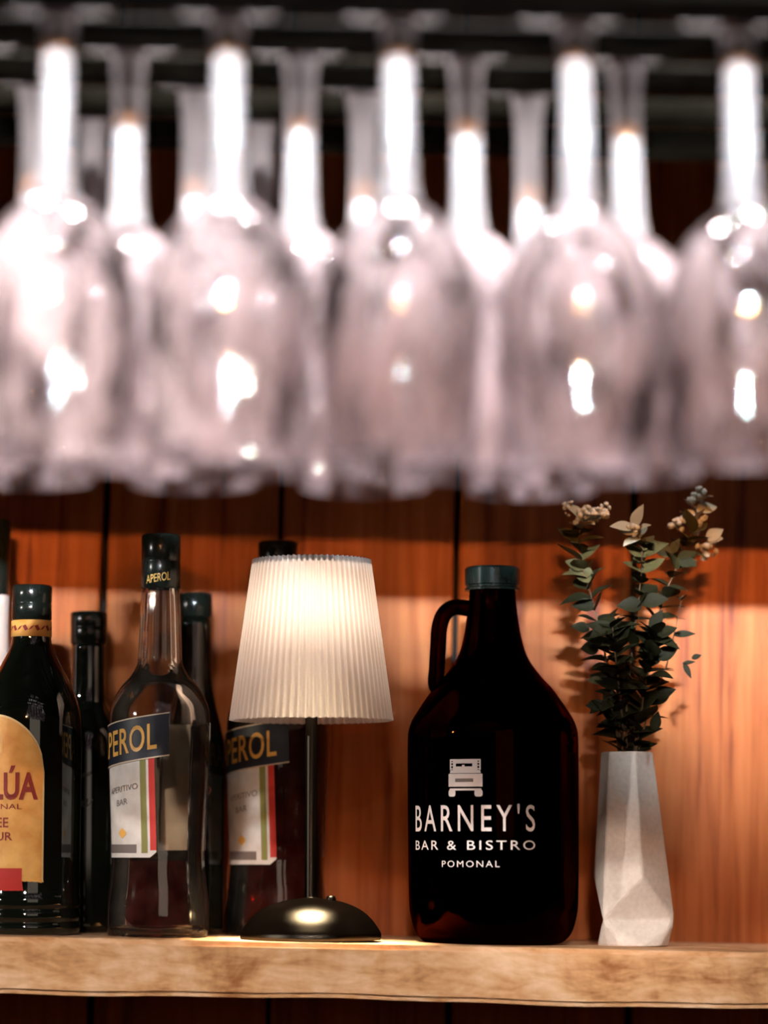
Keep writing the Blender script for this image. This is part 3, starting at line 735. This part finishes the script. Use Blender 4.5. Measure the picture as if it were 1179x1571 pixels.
for k in range(9):
    a = R(-70 + 17 * k); dz = V.r(3.2) * (1 if k % 2 else -1); zc = V.z(965)
    q = [wrap(nb2[::-1], 0, s, t_, 0.0004) for s, t_ in ((a * V.r(31), zc + dz), (a * V.r(31) + V.r(5), zc + dz + V.r(2)), (a * V.r(31) + V.r(9), zc - dz + V.r(1)), (a * V.r(31) + V.r(4), zc - dz - V.r(1)))]
    bm.faces.new([bm.verts.new(p) for p in q])
obj('squiggle_print', bm, M['wine_ink'], nbo, False)
skin = [q for q in body if V.z(1371) < q[1] < V.z(1085)]
rr = V.r(79); a0 = V.ang(-4, 79); hw = V.ang(73, 79) - a0; hwS = hw * rr
def arch(s, top, bot_arch): 
    x = min(1.0, abs(s) / hwS); return V.z(bot_arch) + (V.z(top) - V.z(bot_arch)) * math.sqrt(max(0, 1 - x * x))
edge = patch('label_border', skin, a0, -hwS, hwS, V.z(1361), lambda s: arch(s, 1098, 1186), M['cream_line'], kb, off=0.0004, ns=40, nt_=14)
in_ = 0.965
lab = patch('front_label', skin, a0, -hwS * in_, hwS * in_, V.z(1359), lambda s: arch(s / in_, 1101, 1187), M['amber_paper'], kb, off=0.0007, ns=40, nt_=14)
def kt(body_, u0, u1, v, h, m, bold=0.0, sp=1.0):
    aa, ab = V.ang(u0, 79), V.ang(u1, 79)
    return text_on('lettering', body_, skin, (aa + ab) / 2, V.z(v), (ab - aa) * rr, V.r(h), m, lab, off=0.0011, embolden=bold, spacing=sp)
kt('KAHL\u00daA', -46, 64, 1202, 52, M['wine_ink'], 0.03)
kt('ORIGINAL', -26, 41, 1238, 8, M['wine_ink'])
kt('COFFEE', -30.5, 21, 1262, 15, M['wine_ink'], 0.012)
kt('LIQUEUR', -32.5, 27, 1284, 15, M['wine_ink'], 0.012)
aL, aR_ = V.ang(-34, 79), V.ang(42, 79)
patch('red_panel', skin, (aL + aR_) / 2, -(aR_ - aL) / 2 * rr, (aR_ - aL) / 2 * rr, V.z(1366), V.z(1331), M['red_ink'], lab, off=0.0013, ns=12, nt_=2)
# arched doorway ornament over the name
bm = bmesh.new()
def ring_pts(half, h0, h1, n=10):
    return [(-half, h0)] + [(-half * math.cos(math.pi * i / n), h1 + half * math.sin(math.pi * i / n)) for i in range(n + 1)] + [(half, h0)]
aD = V.ang(-1, 79); o_ = ring_pts(V.r(13), V.z(1158), V.z(1132)); i_ = ring_pts(V.r(8.5), V.z(1158), V.z(1132))
oo = [bm.verts.new(wrap(skin, aD, s, t_, 0.0011)) for s, t_ in o_]; ii = [bm.verts.new(wrap(skin, aD, s, t_, 0.0011)) for s, t_ in i_]
for k in range(len(oo) - 1): bm.faces.new((oo[k], ii[k], ii[k + 1], oo[k + 1]))
obj('arch_ornament', bm, M['gold'], lab, False)

# ------------------------------------------------------------------ the dark bottles
def dark_bottle(name, u, y, v_base, pts, cap_pts, label, cap_mat='cap_matte', glass='black_glass'):
    V = Vessel(u, y, v_base)
    g = thing(name, V.base, label, 'bottle')
    body = smooth_prof(V.prof(pts), 4)
    obj('bottle_glass', lathe_bm(body, 56), M[glass], g)
    obj('cap', lathe_bm(V.prof(cap_pts), 48), M[cap_mat], g)
    return V, g, body
V, g, body = dark_bottle('wine_bottle', 131, -0.048, 1428,
    [(0, 1424, 1), (44, 1426), (52, 1428), (57, 1420), (58, 1400), (58, 1200), (57, 1150), (52, 1122), (41, 1100), (31, 1083), (27, 1068), (26, 1030), (25.5, 985, 1), (0, 985)],
    [(0, 938), (26, 938), (28, 940.5), (28, 960), (27.4, 961), (28, 962), (27.5, 986), (26, 987)],
    'slim dark wine bottle with black screw cap between the coffee liqueur and clear bottle')
skin = [q for q in body if V.z(1410) < q[1] < V.z(1150)]
bm = bmesh.new()
def stroke(bm, pts, wpx, skin, V):
    for (u0, v0), (u1, v1) in zip(pts, pts[1:]):
        d = Vector((u1 - u0, v1 - v0)).normalized(); n = Vector((-d.y, d.x)) * wpx / 2
        q = [(u0 + n.x, v0 + n.y), (u1 + n.x, v1 + n.y), (u1 - n.x, v1 - n.y), (u0 - n.x, v0 - n.y)]
        bm.faces.new([bm.verts.new(wrap(skin, 0, V.r(a - V.u), V.z(b), 0.0006)) for a, b in q])
stroke(bm, [(116, 1226), (119, 1222), (121, 1238), (125, 1226), (127, 1238), (131, 1228), (130, 1236), (134, 1237), (138, 1225), (136, 1237), (142, 1232), (145, 1226)], 1.6, skin, V)
obj('script_print', bm, M['dim_ink'], g, False)
bm = bmesh.new()
for k in range(6): stroke(bm, [(124 + 3.2 * k, 1194 - 0.7 * k), (127 + 3.2 * k, 1187 - 0.7 * k)], 1.4, skin, V)
obj('crest_print', bm, M['dim_ink'], g, False)

V, g, body = dark_bottle('spirit_bottle', 295, -0.040, 1428,
    [(0, 1424, 1), (36, 1426), (43, 1428), (47, 1422), (48, 1400), (48, 1200), (47, 1150), (43, 1115), (35, 1080), (29, 1050), (26.5, 1020), (26, 940, 1), (0, 940)],
    [(0, 906), (24, 906), (27, 908.5), (27, 940), (26.4, 941), (26, 942)],
    'slender black bottle behind the nearly empty clear aperitif bottle')
skin = [q for q in body if V.z(1410) < q[1] < V.z(1150)]
bm = bmesh.new(); stroke(bm, [(316, 1198), (326, 1208), (316, 1222), (312, 1208), (316, 1198)], 1.8, skin, V)
obj('diamond_mark', bm, M['pink_ink'], g, False)

V, g, body = dark_bottle('pale_necked_bottle', -22, -0.045, 1428,
    [(0, 1424, 1), (50, 1426), (58, 1428), (62, 1415), (62, 1180), (58, 1130), (44, 1085), (33, 1050), (29, 1000), (28, 916, 1), (0, 916)],
    [(0, 800), (26, 800), (28.5, 803), (28.5, 914), (27.5, 916)],
    'tall bottle with black cap and pale neck cut off at the left edge', glass='pale_neck')
